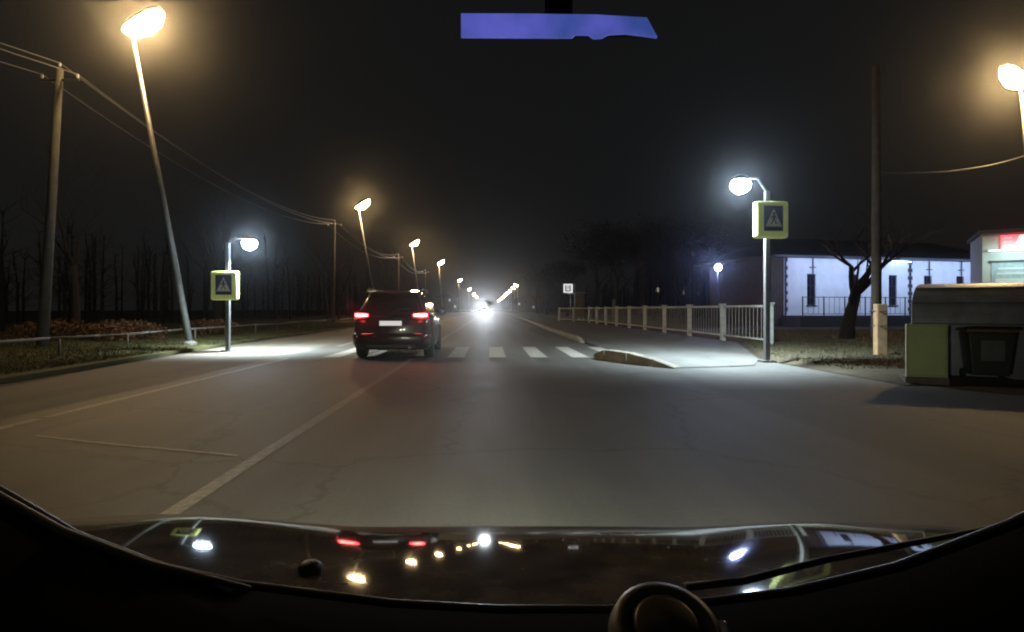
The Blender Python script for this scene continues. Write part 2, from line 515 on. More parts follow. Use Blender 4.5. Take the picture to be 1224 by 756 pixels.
# blue floodlight on a post by the white building
t = thing('floodlight', (14.9, 38, 0.0), 'small blue-white floodlight on a post behind the white fence', 'floodlight')
MB().tube([(0, 0, -0.03), (-0.05, 0, 2), (-0.1, 0, 3.75)], [0.07, 0.06, 0.05], 8).build('post', M_DARKSTEEL, t, True)
MB().box(-0.28, 0.08, -0.10, 0.12, 3.72, 4.08).build('lamp_housing', M_DARKSTEEL, t, bevel=0.02)
MB().lathe([(0.20, 0.0), (0.19, -0.06), (0.12, -0.11), (0.01, -0.13)], 16, (-0.1, -0.11, 3.9), 'y').build('lamp_lens', M_LENS_B, t, True)
lamp_light('lamp_light', 'SPOT', t, (0.25, -0.35, 3.95), 900, BLUE, 0.12, 100, 0.9, (1, 0.28, -0.12))

# ------------------------------------------------------------------ utility poles and wires
def utility_pole(base, top, label):
    t = thing('utility_pole', base, label, 'utility pole', 'concrete poles carrying the overhead wires')
    v = Vector(top) - Vector(base)
    MB().tube([(0, 0, -0.03), v * 0.5, v], [0.16, 0.13, 0.10], 8).build('pole', M_CONC, t, True)
    MB().tube([v + Vector((-0.6, 0, -0.35)), v + Vector((0.6, 0, -0.35))], 0.035, 6).build('crossarm', M_DARKSTEEL, t)
    for dx in (-0.55, 0.0, 0.55):
        z = 0.05 if dx == 0 else -0.30
        MB().lathe([(0.02, 0), (0.045, 0.03), (0.03, 0.07), (0.045, 0.10), (0.01, 0.14)], 8, v + Vector((dx, 0, z))).build('insulator', M_SIGNWHITE, t)
    return v + Vector(base)
tops = []
for (b, tp, lab) in (((-17.0, -12, 0), (-16.6, -12, 8.6), None),
                     ((-13.75, 18.0, 0), (-13.2, 18.0, 8.6), 'leaning concrete pole nearest the camera, behind the low rail'),
                     ((-13.1, 49.0, 0), (-12.95, 49.0, 8.5), 'slim pale pole with wires between the small sign and the car'),
                     ((-12.2, 78, 0), (-12.1, 78, 8.4), 'thin wire pole standing above the roof of the dark car'),
                     ((-12.0, 109, 0), (-11.9, 109, 8.4), 'farthest thin wire pole beyond the dark car')):
    tops.append(utility_pole(b, tp, lab) if lab else Vector(tp))
SPAN = ['span nearest the camera', 'span beyond the leaning pole',
        'span beyond the slim pale pole', 'farthest span']
for s in range(4):
    for dx, z, nm in ((-0.55, -0.18, 'outer'), (0.0, 0.17, 'topmost'), (0.55, -0.18, 'road-side')):
        a, b = tops[s] + Vector((dx, 0, z)), tops[s + 1] + Vector((dx, 0, z))
        pts = [a.lerp(b, k / 14) - Vector((0, 0, 1.1 * 4 * (k / 14) * (1 - k / 14))) for k in range(15)]
        w = MB().tube(pts, 0.017, 5).build('overhead_wire', M_WIRE)
        tag(w, nm + ' overhead wire of the ' + SPAN[s], 'wire', 'overhead wires between the poles')
w = MB().tube([Vector((21.2, 22.9, 7.3)).lerp(Vector((9.62, 14.55, 4.6)), k / 14) - Vector((0, 0, 0.25 * 4 * (k / 14) * (1 - k / 14))) for k in range(15)], 0.02, 5).build('overhead_wire', M_WIRE)
tag(w, 'single wire from the lamp by the shop to the wooden pole', 'wire', 'overhead wires between the poles')
t = thing('wooden_pole', (9.6, 14.5, 0.05), 'dark wooden pole lashed to a pale concrete footing near the bin shelter', 'utility pole')
MB().tube([(0.03, 0.08, 0.45), (0.02, 0.05, 3.5), (0.02, 0.05, 7.2)], [0.12, 0.11, 0.09], 10).build('wooden_shaft', M_WOOD, t, True)
MB().box(-0.13, 0.13, -0.20, -0.035, -0.1, 1.28).build('concrete_footing', mat('footing_concrete', (0.34, 0.22, 0.12), 0.85, vary=0.3, bump=0.4), t, bevel=0.02)
for z in (0.75, 1.1):
    MB().tube([(0.17 * math.cos(a * 0.5236) + 0.02, 0.22 * math.sin(a * 0.5236) - 0.02, z) for a in range(13)], 0.012, 5).build('wire_lashing', M_DARKSTEEL, t)

# ------------------------------------------------------------------ low pipe rail on the verge
t = thing('pipe_rail', (-10.5, 0, 0.05), 'long low white pipe rail along the grass verge', 'rail')
for s in range(9):
    y0, y1 = 8 + s * 6.0, 14 + s * 6.0
    if 17.5 < y0 < 21: y0 = 20.6
    MB().tube([(0, y0 + 0.02, 0.46), (0.0, (y0 + y1) / 2, 0.45 - 0.02 * (s % 2)), (0, y1 - 0.02, 0.46)], 0.032, 8).build('rail', M_CONC, t, True)
    for yy in ((y0 + 0.3), (y0 + y1) / 2):
        MB().tube([(0, yy, -0.08), (0, yy, 0.44)], 0.03, 8).build('post', M_CONC, t, True)

# ------------------------------------------------------------------ white fence by the pavement
t = thing('pavement_fence', (9.05, 22.7, 0.02), 'white post and rail fence along the pavement', 'fence')
post = MB().box(-0.085, 0.085, -0.085, 0.085, -0.04, 1.34).box(-0.115, 0.115, -0.115, 0.115, 1.34, 1.40)
pm = post.build('post', M_FENCE, t, bevel=0.012)
pp = [(0, -3.8 + 3.8 * k) for k in range(10)] + [(-0.9, 33.9), (-1.75, 38.6)]
pm.location = (pp[0][0], pp[0][1], 0)
for x, y in pp[1:]:
    share(pm, 'post', t, (x, y, random.uniform(-0.02, 0.01)), (random.uniform(-.01, .01), random.uniform(-.012, .012), random.uniform(-.05, .05)))
bar = None
for (xa, ya), (xb, yb) in zip(pp, pp[1:]):
    d = Vector((xb - xa, yb - ya, 0)).normalized() * 0.095
    for z, r in ((1.28, 0.045), (0.18, 0.035)):
        MB().tube([Vector((xa, ya, z)) + d, Vector((xb, yb, z)) - d], r, 8).build('rail', M_FENCE, t, True)
    for k in range(1, 13):
        q = Vector((xa, ya, 0)).lerp(Vector((xb, yb, 0)), k / 13)
        if bar is None:
            bar = MB().tube([(0, 0, 0.215), (0, 0, 1.235)], 0.008, 5).build('bar', M_FENCE, t)
            bar.location = q
        else:
            share(bar, 'bar', t, q)

# ------------------------------------------------------------------ cars
M_CARPAINT = mat('dark_car_paint', (0.022, 0.016, 0.017), 0.30, 0.3, vary=0.15, scale=3, coat=1.0)
M_CARGLASS = mat('car_glass', (0.008, 0.009, 0.010), 0.06, 0.0, vary=0.1, spec=0.6)
M_TYRE = mat('tyre_rubber', (0.015, 0.015, 0.015), 0.85, vary=0.3)
M_RIM = mat('alloy_rim', (0.35, 0.35, 0.36), 0.35, 0.9, vary=0.15)
M_CHROME = mat('chrome_trim', (0.6, 0.6, 0.6), 0.15, 1.0, vary=0.05)
M_TAIL = emit('tail_light_red', (1.0, 0.05, 0.06), 45)
M_TAILCORE = emit('tail_light_core', (1.0, 0.55, 0.45), 14)
M_REFLECT = mat('red_reflector', (0.42, 0.01, 0.02), 0.25, vary=0.1)
M_PLATE = emit('lit_plate', (1.0, 0.97, 0.95), 0.55)
M_HEAD = emit('headlight', (0.86, 0.92, 1.0), 150)

def section(y, hw, z0, z1, crown=0.0, n=5, round_=0.12, lean=0.0):
    """a rounded car cross-section, as a ring of points in the XZ plane at y"""
    r = min(round_, hw * 0.9, (z1 - z0) * 0.45)
    ring = []
    for cx, cz, a0 in ((hw - r, z0 + r, -90), (hw - r - lean, z1 - r, 0), (-(hw - r - lean), z1 - r, 90), (-(hw - r), z0 + r, 180)):
        for k in range(n):
            a = R(a0 + 90 * k / (n - 1))
            ring.append((cx + r * math.cos(a), y, cz + r * math.sin(a)))
    return ring

def build_suv(loc, label, cat, group, rz=0, front_lights=False):
    t = thing('car', loc, label, cat, group, rz)
    # rear at y = 0, nose at y = 4.4
    body = [section(-0.02, 0.80, 0.38, 0.92, round_=0.16), section(0.06, 0.88, 0.27, 1.04), section(0.35, 0.91, 0.22, 1.08),
            section(1.2, 0.92, 0.20, 1.07), section(2.6, 0.92, 0.20, 1.04), section(3.3, 0.91, 0.20, 1.00),
            section(4.0, 0.87, 0.22, 0.90), section(4.3, 0.78, 0.28, 0.80), section(4.42, 0.66, 0.34, 0.70)]
    MB().loft(body).build('body', M_CARPAINT, t, True)
    cabin = [section(0.10, 0.82, 0.96, 1.12, round_=0.07, lean=0.02), section(0.28, 0.80, 0.96, 1.40, round_=0.12, lean=0.10), section(0.42, 0.79, 0.96, 1.58, round_=0.14, lean=0.14),
             section(0.75, 0.80, 0.96, 1.64, round_=0.15, lean=0.15), section(1.7, 0.81, 0.96, 1.65, round_=0.15, lean=0.15), section(2.4, 0.81, 0.96, 1.60, round_=0.15, lean=0.15),
             section(2.9, 0.80, 0.96, 1.30, round_=0.12, lean=0.08), section(3.3, 0.78, 0.95, 1.02, round_=0.04)]
    MB().loft(cabin).build('cabin', M_CARPAINT, t, True)
    def quad(name, pts, m, par=t, th=0.012):
        a, b, c, d = [Vector(p) for p in pts]
        n = (b - a).cross(d - a).normalized() * th
        return MB().add([a, b, c, d, a + n, b + n, c + n, d + n], [(0, 1, 2, 3), (4, 7, 6, 5), (0, 4, 5, 1), (1, 5, 6, 2), (2, 6, 7, 3), (3, 7, 4, 0)]).build(name, m, par)
    quad('rear_window', [(-0.66, 0.115, 1.13), (0.66, 0.115, 1.13), (0.57, 0.305, 1.46), (-0.57, 0.305, 1.46)], M_CARGLASS)
    quad('windscreen', [(0.66, 3.18, 1.08), (-0.66, 3.18, 1.08), (-0.58, 2.56, 1.52), (0.58, 2.56, 1.52)], M_CARGLASS)
    for s in (-1, 1):
        for y0, y1, y2, y3 in ((0.50, 1.25, 1.22, 0.68), (1.32, 2.10, 2.05, 1.30), (2.16, 2.86, 2.42, 2.11)):
            p = [(s * 0.808, y0, 1.10), (s * 0.812, y1, 1.10), (s * 0.722, y2, 1.49), (s * 0.722, y3, 1.49)]
            quad('side_window', p if s > 0 else p[::-1], M_CARGLASS)
        MB().tube([(s * 0.66, 0.62, 1.66), (s * 0.66, 0.75, 1.72), (s * 0.66, 2.1, 1.72), (s * 0.66, 2.25, 1.65)], 0.018, 6).build('roof_rail', M_CHROME, t, True)
        m = MB().loft([section(2.62, 0.11, 1.03, 1.18, round_=0.04), section(2.74, 0.10, 1.04, 1.17, round_=0.05), section(2.80, 0.05, 1.08, 1.13, round_=0.02)]).build('wing_mirror', M_CARPAINT, t, True)
        m.location = (s * 1.00, 0, 0)
        # tail lamp: dark red bowl with a glowing band
        tl = MB().loft([[(s * 0.50, -0.020, 1.00), (s * 0.50, -0.020, 1.10), (s * 0.50, 0.08, 1.10), (s * 0.50, 0.08, 1.00)],
                        [(s * 0.74, -0.012, 0.97), (s * 0.74, -0.012, 1.13), (s * 0.74, 0.10, 1.13), (s * 0.74, 0.10, 0.97)],
                        [(s * 0.895, 0.10, 0.99), (s * 0.88, 0.13, 1.13), (s * 0.84, 0.28, 1.12), (s * 0.86, 0.28, 1.00)]]).build('tail_light', M_REFLECT, t)
        MB().loft([[(s * 0.54, -0.030, 1.035), (s * 0.54, -0.030, 1.085), (s * 0.54, 0.0, 1.085), (s * 0.54, 0.0, 1.035)],
                   [(s * 0.74, -0.022, 1.02), (s * 0.74, -0.022, 1.10), (s * 0.74, 0.02, 1.10), (s * 0.74, 0.02, 1.02)],
                   [(s * 0.855, 0.055, 1.03), (s * 0.855, 0.055, 1.095), (s * 0.83, 0.09, 1.095), (s * 0.83, 0.09, 1.03)]]).build('glowing_band', M_TAIL, tl)
        MB().box(s * 0.70 - 0.10, s * 0.70 + 0.10, -0.030, 0.02, 1.045, 1.072).build('glowing_core', M_TAILCORE, tl)
        lamp_light('tail_glow', 'POINT', t, (s * 0.72, -0.18, 1.05), 1.5, (1.0, 0.08, 0.05), 0.08)
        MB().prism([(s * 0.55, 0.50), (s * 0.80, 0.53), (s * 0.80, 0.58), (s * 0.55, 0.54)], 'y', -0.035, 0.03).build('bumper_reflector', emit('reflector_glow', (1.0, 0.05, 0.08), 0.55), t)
        hl = MB().loft([section(4.24, 0.20, 0.62, 0.78, round_=0.05), section(4.36, 0.17, 0.64, 0.76, round_=0.05), section(4.42, 0.12, 0.66, 0.74, round_=0.03)]).build('headlight', M_HEAD if front_lights else M_CARGLASS, t, True)
        hl.location = (s * 0.60, 0, 0)
        for y in (0.85, 3.50):
            w = bpy.data.objects.new('wheel', None); COL.objects.link(w); w.parent = t; w.location = (s * 0.83, y, 0.345)
            MB().lathe([(0.20, -0.11), (0.31, -0.115), (0.345, -0.08), (0.345, 0.08), (0.31, 0.115), (0.20, 0.11)], 24, axis='x').build('tyre', M_TYRE, w, True)
            rim = MB().lathe([(0.02, s * 0.085), (0.06, s * 0.10), (0.08, s * 0.07), (0.18, s * 0.075), (0.205, s * 0.105), (0.205, 0.0)], 20, axis='x')
            for k in range(5):
                a = k * 2 * math.pi / 5
                mt = Matrix.Rotation(a, 4, 'X')
                rim.box(s * 0.09 - 0.012, s * 0.09 + 0.012, -0.02, 0.02, 0.05, 0.20, mt)
            rim.build('rim', M_RIM, w)
            MB().tube([(0.012 * s + s * 0.06, 0.40 * math.cos(R(a)), 0.40 * math.sin(R(a)) - 0.005) for a in range(-10, 191, 20)], 0.035, 6).build('wheel_arch', M_BLACK, w, True)
    MB().box(-0.29, 0.29, -0.050, -0.02, 0.80, 0.94).build('plate_holder', M_BLACK, t)
    MB().box(-0.26, 0.26, -0.056, -0.051, 0.815, 0.925).build('licence_plate', M_PLATE, t)
    MB().box(-0.33, 0.33, -0.045, 0.0, 0.955, 0.985).build('chrome_strip', M_CHROME, t, bevel=0.008)
    MB().loft([section(-0.075, 0.72, 0.40, 0.60, round_=0.08), section(0.02, 0.90, 0.34, 0.66, round_=0.1), section(0.30, 0.925, 0.30, 0.62, round_=0.1)]).build('rear_bumper', M_CARPAINT, t, True)
    MB().box(-0.60, 0.60, -0.03, 0.10, 0.27, 0.385).build('bumper_skirt', M_BLACK, t, bevel=0.02)
    MB().prism([(0.12, 1.60), (0.12, 1.625), (0.62, 1.665), (0.62, 1.64)], 'x', -0.62, 0.62).build('roof_spoiler', M_CARPAINT, t)
    MB().tube([(0.0, 0.10, 1.12), (0.20, 0.13, 1.20), (0.42, 0.14, 1.22)], 0.010, 5).build('rear_wiper', M_BLACK, t)
    MB().box(-0.16, 0.16, 0.115, 0.13, 1.585, 1.598).build('brake_light', M_REFLECT, t)
    MB().tube([(0.45, -0.06, 0.30), (0.45, 0.12, 0.30)], 0.035, 10).build('exhaust_pipe', M_CHROME, t)
    return t
car = build_suv((-2.33, 13.85, 0), 'dark hatchback driving ahead with glowing red tail lights', 'car', None, R(1.0))
onc = build_suv((-2.1, 240, 0), 'oncoming car far down the road with dazzling white headlights', 'car', None, R(180), True)
for s in (-1, 1):
    lamp_light('headlight_beam', 'SPOT', onc, (s * 0.6, 4.6, 0.72), 80000, (0.86, 0.92, 1.0), 0.1, 24, 1.0, (0.0, 1, -0.004))

# ------------------------------------------------------------------ white building with dark quoins
M_WALLW = mat('white_plaster', (0.62, 0.63, 0.65), 0.85, vary=0.12, scale=1.2, bump=0.2, bscale=15)
M_BRICK = mat('brown_render', (0.06, 0.043, 0.034), 0.9, vary=0.3, scale=2, bump=0.3)
M_ROOF = mat('dark_metal_roof', (0.03, 0.032, 0.045), 0.5, vary=0.3, scale=1.5)
M_PANE = mat('dark_window', (0.012, 0.012, 0.02), 0.12, vary=0.2)
M_QUOIN = mat('dark_quoin', (0.03, 0.028, 0.035), 0.85, vary=0.3)
b = thing('white_building', (21.2, 42, 0), 'low white building with dark quoins and narrow dark windows', 'building', None, math.atan2(4, 16.9))
wins = [(2.24, 1.5), (5.99, 1.5), (9.5, 1.5), (12.8, 1.5), (15.95, 1.5)]
edges = [0.0]
wall = MB()
x = 0.0
for u, z in wins:                                          # wall built round its window openings
    wall.box(x, u - 0.38, 0, 0.35, 0.76, 4.9)
    wall.box(u - 0.38, u + 0.38, 0, 0.35, 0.76, 1.5)
    wall.box(u - 0.38, u + 0.38, 0, 0.35, 3.78, 4.9)
    x = u + 0.38
wall.box(x, 21, 0, 0.35, 0.76, 4.9)
wall.build('wall', M_WALLW, b)
MB().box(-0.01, 21.0, 0.36, 9.0, 0.0, 4.88).build('rear_wing', M_BRICK, b)
MB().box(-1.05, -0.03, 0.12, 4.0, 0.0, 5.2).build('side_porch', M_BRICK, b)
MB().box(-0.3, 21.1, -1.8, -0.003, -0.03, 0.74).build('terrace', M_QUOIN, b)
MB().box(-0.02, 21.02, -0.02, 0.34, -0.02, 0.755).build('plinth', M_QUOIN, b)
MB().add([(-1.3, -0.55, 4.92), (21.6, -0.55, 4.92), (21.6, 9.5, 4.92), (-1.3, 9.5, 4.92), (2.5, 4.4, 6.9), (18.5, 4.4, 6.9), (-1.3, -0.55, 5.06), (21.6, -0.55, 5.06), (21.6, 9.5, 5.06), (-1.3, 9.5, 5.06)],
         [(0, 3, 2, 1), (0, 1, 7, 6), (1, 2, 8, 7), (2, 3, 9, 8), (3, 0, 6, 9), (6, 7, 5, 4), (7, 8, 5), (8, 9, 4, 5), (9, 6, 4)]).build('roof', M_ROOF, b)
for u, z in wins:
    w = MB().box(u - 0.38, u + 0.38, 0.14, 0.17, 1.5, 3.78).build('window', M_PANE, b)
    fr = MB()
    for xx in (u - 0.38, u - 0.025, u + 0.33):
        fr.box(xx, xx + 0.05, 0.09, 0.137, 1.5, 3.78)
    for zz in (1.5, 2.9, 3.73):
        fr.box(u - 0.33, u + 0.33, 0.095, 0.136, zz, zz + 0.05)
    fr.build('frame', M_QUOIN, w)
    MB().box(u - 0.45, u + 0.45, -0.08, 0.10, 1.44, 1.497).build('sill', M_QUOIN, w)
for u in (2.30, 12.85, 15.98):
    MB().tube([(u, -0.09, 3.80), (u, -0.09, 4.88)], 0.04, 6).build('downpipe', M_QUOIN, b)
    MB().box(u - 0.26, u + 0.26, -0.10, -0.02, 4.22, 4.28).build('pipe_bracket', M_QUOIN, b)
for u0 in (0.0, 11.1):
    for k in range(14):
        wd = 0.20 if k % 2 else 0.10
        MB().box(u0 - (wd if u0 else 0.02), u0 + wd, -0.035, -0.002, 0.78 + k * 0.295, 0.78 + k * 0.295 + 0.28).build('quoin', M_QUOIN, b)
MB().box(9.2, 10.9, -0.30, -0.20, 4.74, 4.82).build('eave_light', emit('eave_tube', (0.55, 0.68, 1.0), 5), b)
for u, p in ((1.5, 70), (5.0, 70), (9.2, 90), (13.0, 80), (16.8, 80)):
    lamp_light('wall_fill_spot', 'SPOT', b, (u, -3.0, 4.6), p * 6.3, (0.46, 0.62, 1.0), 0.35, 150, 0.8, (0, 1, -0.5))  # spots without fixtures, added in front of the facade to brighten its wall
t = thing('terrace_railing', (21.2, 42, 0.74), 'thin dark railing along the front of the white building', 'railing', None, math.atan2(4, 16.9))
for k in range(12):
    MB().box(0.1 + k * 1.75 - 0.03, 0.1 + k * 1.75 + 0.03, -1.60, -1.54, -0.01, 1.36).build('post', M_DARKSTEEL, t)
    if k < 11:
        MB().box(0.135 + k * 1.75, 1.815 + k * 1.75, -1.59, -1.55, 1.28, 1.33).build('rail', M_DARKSTEEL, t)
        MB().box(0.135 + k * 1.75, 1.815 + k * 1.75, -1.585, -1.555, 0.12, 0.16).build('rail', M_DARKSTEEL, t)
        for j in (1, 2, 3):
            MB().box(0.1 + (k + j / 4) * 1.75 - 0.01, 0.1 + (k + j / 4) * 1.75 + 0.01, -1.58, -1.56, 0.165, 1.275).build('baluster', M_DARKSTEEL, t)

# ------------------------------------------------------------------ shop with red sign
M_SHOP = mat('pale_shop_wall', (0.55, 0.60, 0.60), 0.6, vary=0.08, scale=1)
s = thing('shop', (25.25, 30, 0), 'pale lit shop under a red light-box sign at the frame edge', 'shop', None, R(-34))
MB().box(0, 9, 0.0, 5, -0.03, 5.05).build('wall', M_SHOP, s)
MB().box(-0.15, 9.2, -0.25, 5.2, 5.06, 5.22).build('roof', M_ROOF, s)
sg = MB().box(0.70, 6.5, -0.22, -0.01, 4.22, 4.92).build('sign_box', emit('sign_red', (0.95, 0.02, 0.08), 1.3), s)
gl = MB()                                          # the bright letter, an A with its bar
gl.prism([(1.20, 4.28), (1.38, 4.28), (1.43, 4.44), (1.60, 4.44), (1.64, 4.28), (1.82, 4.28), (1.62, 4.87), (1.42, 4.87)], 'y', -0.245, -0.222)
gl.build('bright_letter', emit('letter_glow', (1.0, 0.86, 0.55), 2.2), sg)
for k in range(3):
    MB().box(0.80, 1.12, -0.24, -0.222, 4.34 + 0.20 * k, 4.42 + 0.20 * k).build('pink_letter_bar', emit('pink_letter', (1.0, 0.35, 0.45), 0.9), sg)
MB().box(1.95, 6.3, -0.235, -0.222, 4.36, 4.80).build('magenta_panel', emit('magenta_glow', (0.95, 0.06, 0.38), 0.9), sg)
for k in range(5):
    MB().prism([(2.75 + k * 0.7, 4.42), (2.95 + k * 0.7, 4.42), (3.15 + k * 0.7, 4.74), (2.95 + k * 0.7, 4.74)], 'y', -0.245, -0.236).build('dark_letter', emit('dark_red_letter', (0.6, 0.0, 0.12), 0.3), sg)
win = MB().box(0.35, 2.5, -0.05, -0.01, 1.6, 3.55).build('shop_window', mat('window_vinyl', (0.42, 0.52, 0.60), 0.35, vary=0.2), s)
for k, (z0, z1) in enumerate(((1.75, 2.05), (2.25, 2.75), (2.95, 3.05), (3.2, 3.3))):
    MB().box(0.45 + 0.05 * k, 2.42 - 0.12 * k, -0.065, -0.052, z0, z1).build('window_stripe', mat('white_vinyl', (0.72, 0.76, 0.76), 0.4, vary=0.05), win)
MB().box(0.25, 2.65, -0.09, -0.012, 3.56, 3.66).build('window_lintel', M_DARKSTEEL, win)
MB().box(0.2, 6.0, -0.42, -0.26, 4.12, 4.19).build('strip_light', emit('shop_strip', (0.72, 1.0, 0.95), 1.5), s)
for u in (1.2, 3.4):
    lamp_light('sign_lamp', 'SPOT', s, (u, -1.6, 4.1), 150, (0.66, 0.98, 0.95), 0.2, 150, 0.8, (0, 0.9, -0.75))

# ------------------------------------------------------------------ bin shelter
M_SHELL = mat('grey_sheet_metal', (0.26, 0.27, 0.32), 0.42, 0.3, vary=0.3, scale=3)
M_GREEN = mat('pale_green_panel', (0.40, 0.44, 0.20), 0.55, vary=0.15, scale=2)
s = thing('bin_shelter', (6.85, 9.55, 0.05), 'low bin shelter with curved grey metal hood and pale green panel', 'bin shelter', None, R(-25))
hood = []                                             # curved hood of three lapped sheets, rounded in towards its end
for k in range(13):
    a = R(90 * k / 12)
    hood.append((0.03 + 0.30 * (1 - math.cos(a)) ** 1.3, 0.82 * (1 - math.cos(a)) ** 1.0, 0.92 + 0.64 * math.sin(a)))
for lo, hi, lift in ((0, 4, 0.0), (4, 8, 0.012), (8, 12, 0.024)):
    mb = MB()
    rows = hood[lo:hi + 1]
    vs = []
    for x0, y, z in rows:
        vs += [(x0, y - lift, z + lift), (4.6, y - lift, z + lift)]
    for x0, y, z in rows:
        vs += [(x0, y + 0.02, z - 0.03), (4.6, y + 0.02, z - 0.03)]
    n = len(rows)
    fs = []
    for q in range(n - 1):
        fs += [(2 * q, 2 * q + 1, 2 * q + 3, 2 * q + 2), (2 * n + 2 * q, 2 * n + 2 * q + 2, 2 * n + 2 * q + 3, 2 * n + 2 * q + 1), (2 * q, 2 * q + 2, 2 * n + 2 * q + 2, 2 * n + 2 * q)]
    fs += [(0, 2 * n, 2 * n + 1, 1), (2 * n - 2, 2 * n - 1, 4 * n - 1, 4 * n - 2)]
    mb.add(vs, fs).build('hood_sheet', M_SHELL, s)
    x0, y, z = rows[0]
    MB().tube([(x0, y - lift - 0.006, z + lift), (4.6, y - lift - 0.006, z + lift)], 0.011, 6).build('hood_rib', M_STEEL, s)
MB().prism([(0.04, 0.0), (0.78, 0.0), (0.78, 1.46), (0.52, 1.42), (0.28, 1.26), (0.13, 1.08), (0.05, 0.86)], 'x', 0.40, 0.45).build('end_wall', M_SHELL, s)
MB().box(-0.02, 0.47, -0.02, 0.03, 0.10, 0.87).build('green_panel', M_GREEN, s)
for nm, a in (('panel_frame', (-0.05, 0.50, -0.035, 0.04, 0.87, 0.915)), ('panel_frame', (-0.05, 0.50, -0.035, 0.04, 0.055, 0.10)), ('panel_frame', (-0.05, -0.02, -0.03, 0.04, 0.10, 0.87)), ('panel_frame', (0.47, 0.50, -0.03, 0.04, 0.10, 0.87))):
    MB().box(*a).build(nm, mat('yellowed_frame', (0.34, 0.34, 0.18), 0.5, vary=0.2), s)
MB().box(-0.06, 0.52, -0.04, 0.5, -0.06, 0.05).build('concrete_footing', M_CONC, s)
MB().box(0.46, 4.6, 0.76, 0.81, 0.0, 1.50).build('back_wall', M_SHELL, s)
M_BIN = mat('dark_bin_plastic', (0.018, 0.02, 0.018), 0.5, vary=0.2)
for x, lab in ((0.80, 'dark wheeled bin with brown lid next to the green panel'), (1.75, 'dark wheeled bin at the frame edge inside the bin shelter')):
    g = thing('wheeled_bin', (6.85 + x * 0.906 + 0.12 * 0.423, 9.55 - x * 0.423 + 0.12 * 0.906, 0.09), lab, 'bin', 'wheeled bins inside the shelter', R(-25))
    MB().loft([[(0.06, 0.06, 0.06), (0.54, 0.06, 0.06), (0.54, 0.5, 0.06), (0.06, 0.5, 0.06)], [(0, 0, 0.74), (0.60, 0, 0.74), (0.60, 0.56, 0.74), (0, 0.56, 0.74)]]).build('body', M_BIN, g, bevel=0.02)
    MB().box(-0.03, 0.63, -0.03, 0.60, 0.745, 0.80).build('lid', mat('brown_lid', (0.16, 0.09, 0.03), 0.45, vary=0.2), g, bevel=0.02)
    MB().box(0.15, 0.45, -0.02, 0.0, 0.30, 0.62).build('label_plate', mat('grey_label', (0.10, 0.10, 0.11), 0.5), g)
    for xx in (0.02, 0.53):
        MB().lathe([(0.02, -0.025), (0.075, -0.025), (0.075, 0.025), (0.02, 0.025)], 14, (xx + 0.025, 0.50, 0.055), 'x').build('wheel', M_TYRE, g)

# ------------------------------------------------------------------ bus stop far down the pavement
t = thing('bus_stop_sign', (6.45, 48, 0.0), 'small lit white square stop sign near the fence end', 'road sign')
MB().tube([(0.55, 0.05, -0.02), (0.55, 0.05, 3.3)], 0.04, 8).build('pole', M_STEEL, t)
MB().box(-0.37, 0.37, -0.06, 0.06, 2.56, 3.28).build('sign_box', emit('lit_sign_white', (0.95, 0.96, 1.0), 0.75), t)
MB().box(0.371, 0.52, -0.02, 0.02, 2.85, 2.95).build('bracket', M_STEEL, t)
gb = MB()
gb.box(-0.24, -0.14, -0.075, -0.062, 2.68, 3.16).box(0.10, 0.20, -0.075, -0.062, 2.68, 3.16).box(-0.14, 0.10, -0.075, -0.062, 2.66, 2.74).box(-0.05, 0.02, -0.075, -0.062, 2.85, 3.14)
gb.build('dark_symbol', M_BLACK, t)
t = thing('bus_shelter', (9.0, 62, 0.0), 'grey bus shelter behind the far end of the fence', 'bus shelter')
MB().box(0.0, 1.05, -0.03, 0.03, 0.35, 2.9).build('side_panel', M_CONC, t)
MB().box(1.0, 1.06, 0.04, 3.2, 0.35, 2.9).build('back_panel', M_CONC, t)
MB().box(-0.25, 1.2, -0.2, 3.4, 2.91, 3.03).build('roof', M_STEEL, t)
MB().box(0.55, 0.98, 0.3, 3.0, 0.42, 0.48).build('bench', M_WOOD, t)
for x in (0.02, 0.98):
    for y in (0.08, 3.15):
        MB().box(x - 0.03, x + 0.03, y - 0.03, y + 0.03, -0.03, 2.905).build('post', M_STEEL, t)
tag(MB().loft([[(9.45, 44.9, -0.02), (9.75, 44.9, -0.02), (9.75, 45.2, -0.02), (9.45, 45.2, -0.02)], [(9.5, 44.95, 1.85), (9.7, 44.95, 1.85), (9.7, 45.15, 1.85), (9.5, 45.15, 1.85)], [(9.56, 45.0, 2.02), (9.64, 45.0, 2.02), (9.64, 45.1, 2.02), (9.56, 45.1, 2.02)]]).build('marker_post', M_CONC),
    'short pale marker post rising above the white fence', 'post')

# ------------------------------------------------------------------ far houses with lit windows
M_HOUSE = mat('dark_house_wall', (0.10, 0.09, 0.085), 0.9, vary=0.2)
def house(loc, w, d, h, label, lit, rz=0, roof_h=2.2, pitched=True):
    t = thing('house', loc, label, 'house', None, rz)
    MB().box(0, w, 0, d, -0.03, h).build('wall', M_HOUSE, t)
    if pitched:
        MB().prism([(-0.4, h + 0.01), (w + 0.4, h + 0.01), (w / 2, h + roof_h)], 'y', -0.4, d + 0.4).build('roof', M_ROOF, t)
    else:
        MB().box(-0.2, w + 0.2, -0.2, d + 0.2, h + 0.01, h + 0.4).build('roof', M_ROOF, t)
    for u, z, on in lit:
        win = MB().box(u - 0.38, u + 0.38, -0.06, -0.01, z - 0.55, z + 0.55).build('window', emit('lit_window_' + on, {'w': (1, 0.9, 0.75), 'b': (0.8, 0.9, 1)}[on], 0.28) if on in 'wb' else M_PANE, t)
        MB().box(u - 0.03, u + 0.03, -0.09, -0.062, z - 0.55, z + 0.55).build('mullion', M_BLACK, win)
    return t
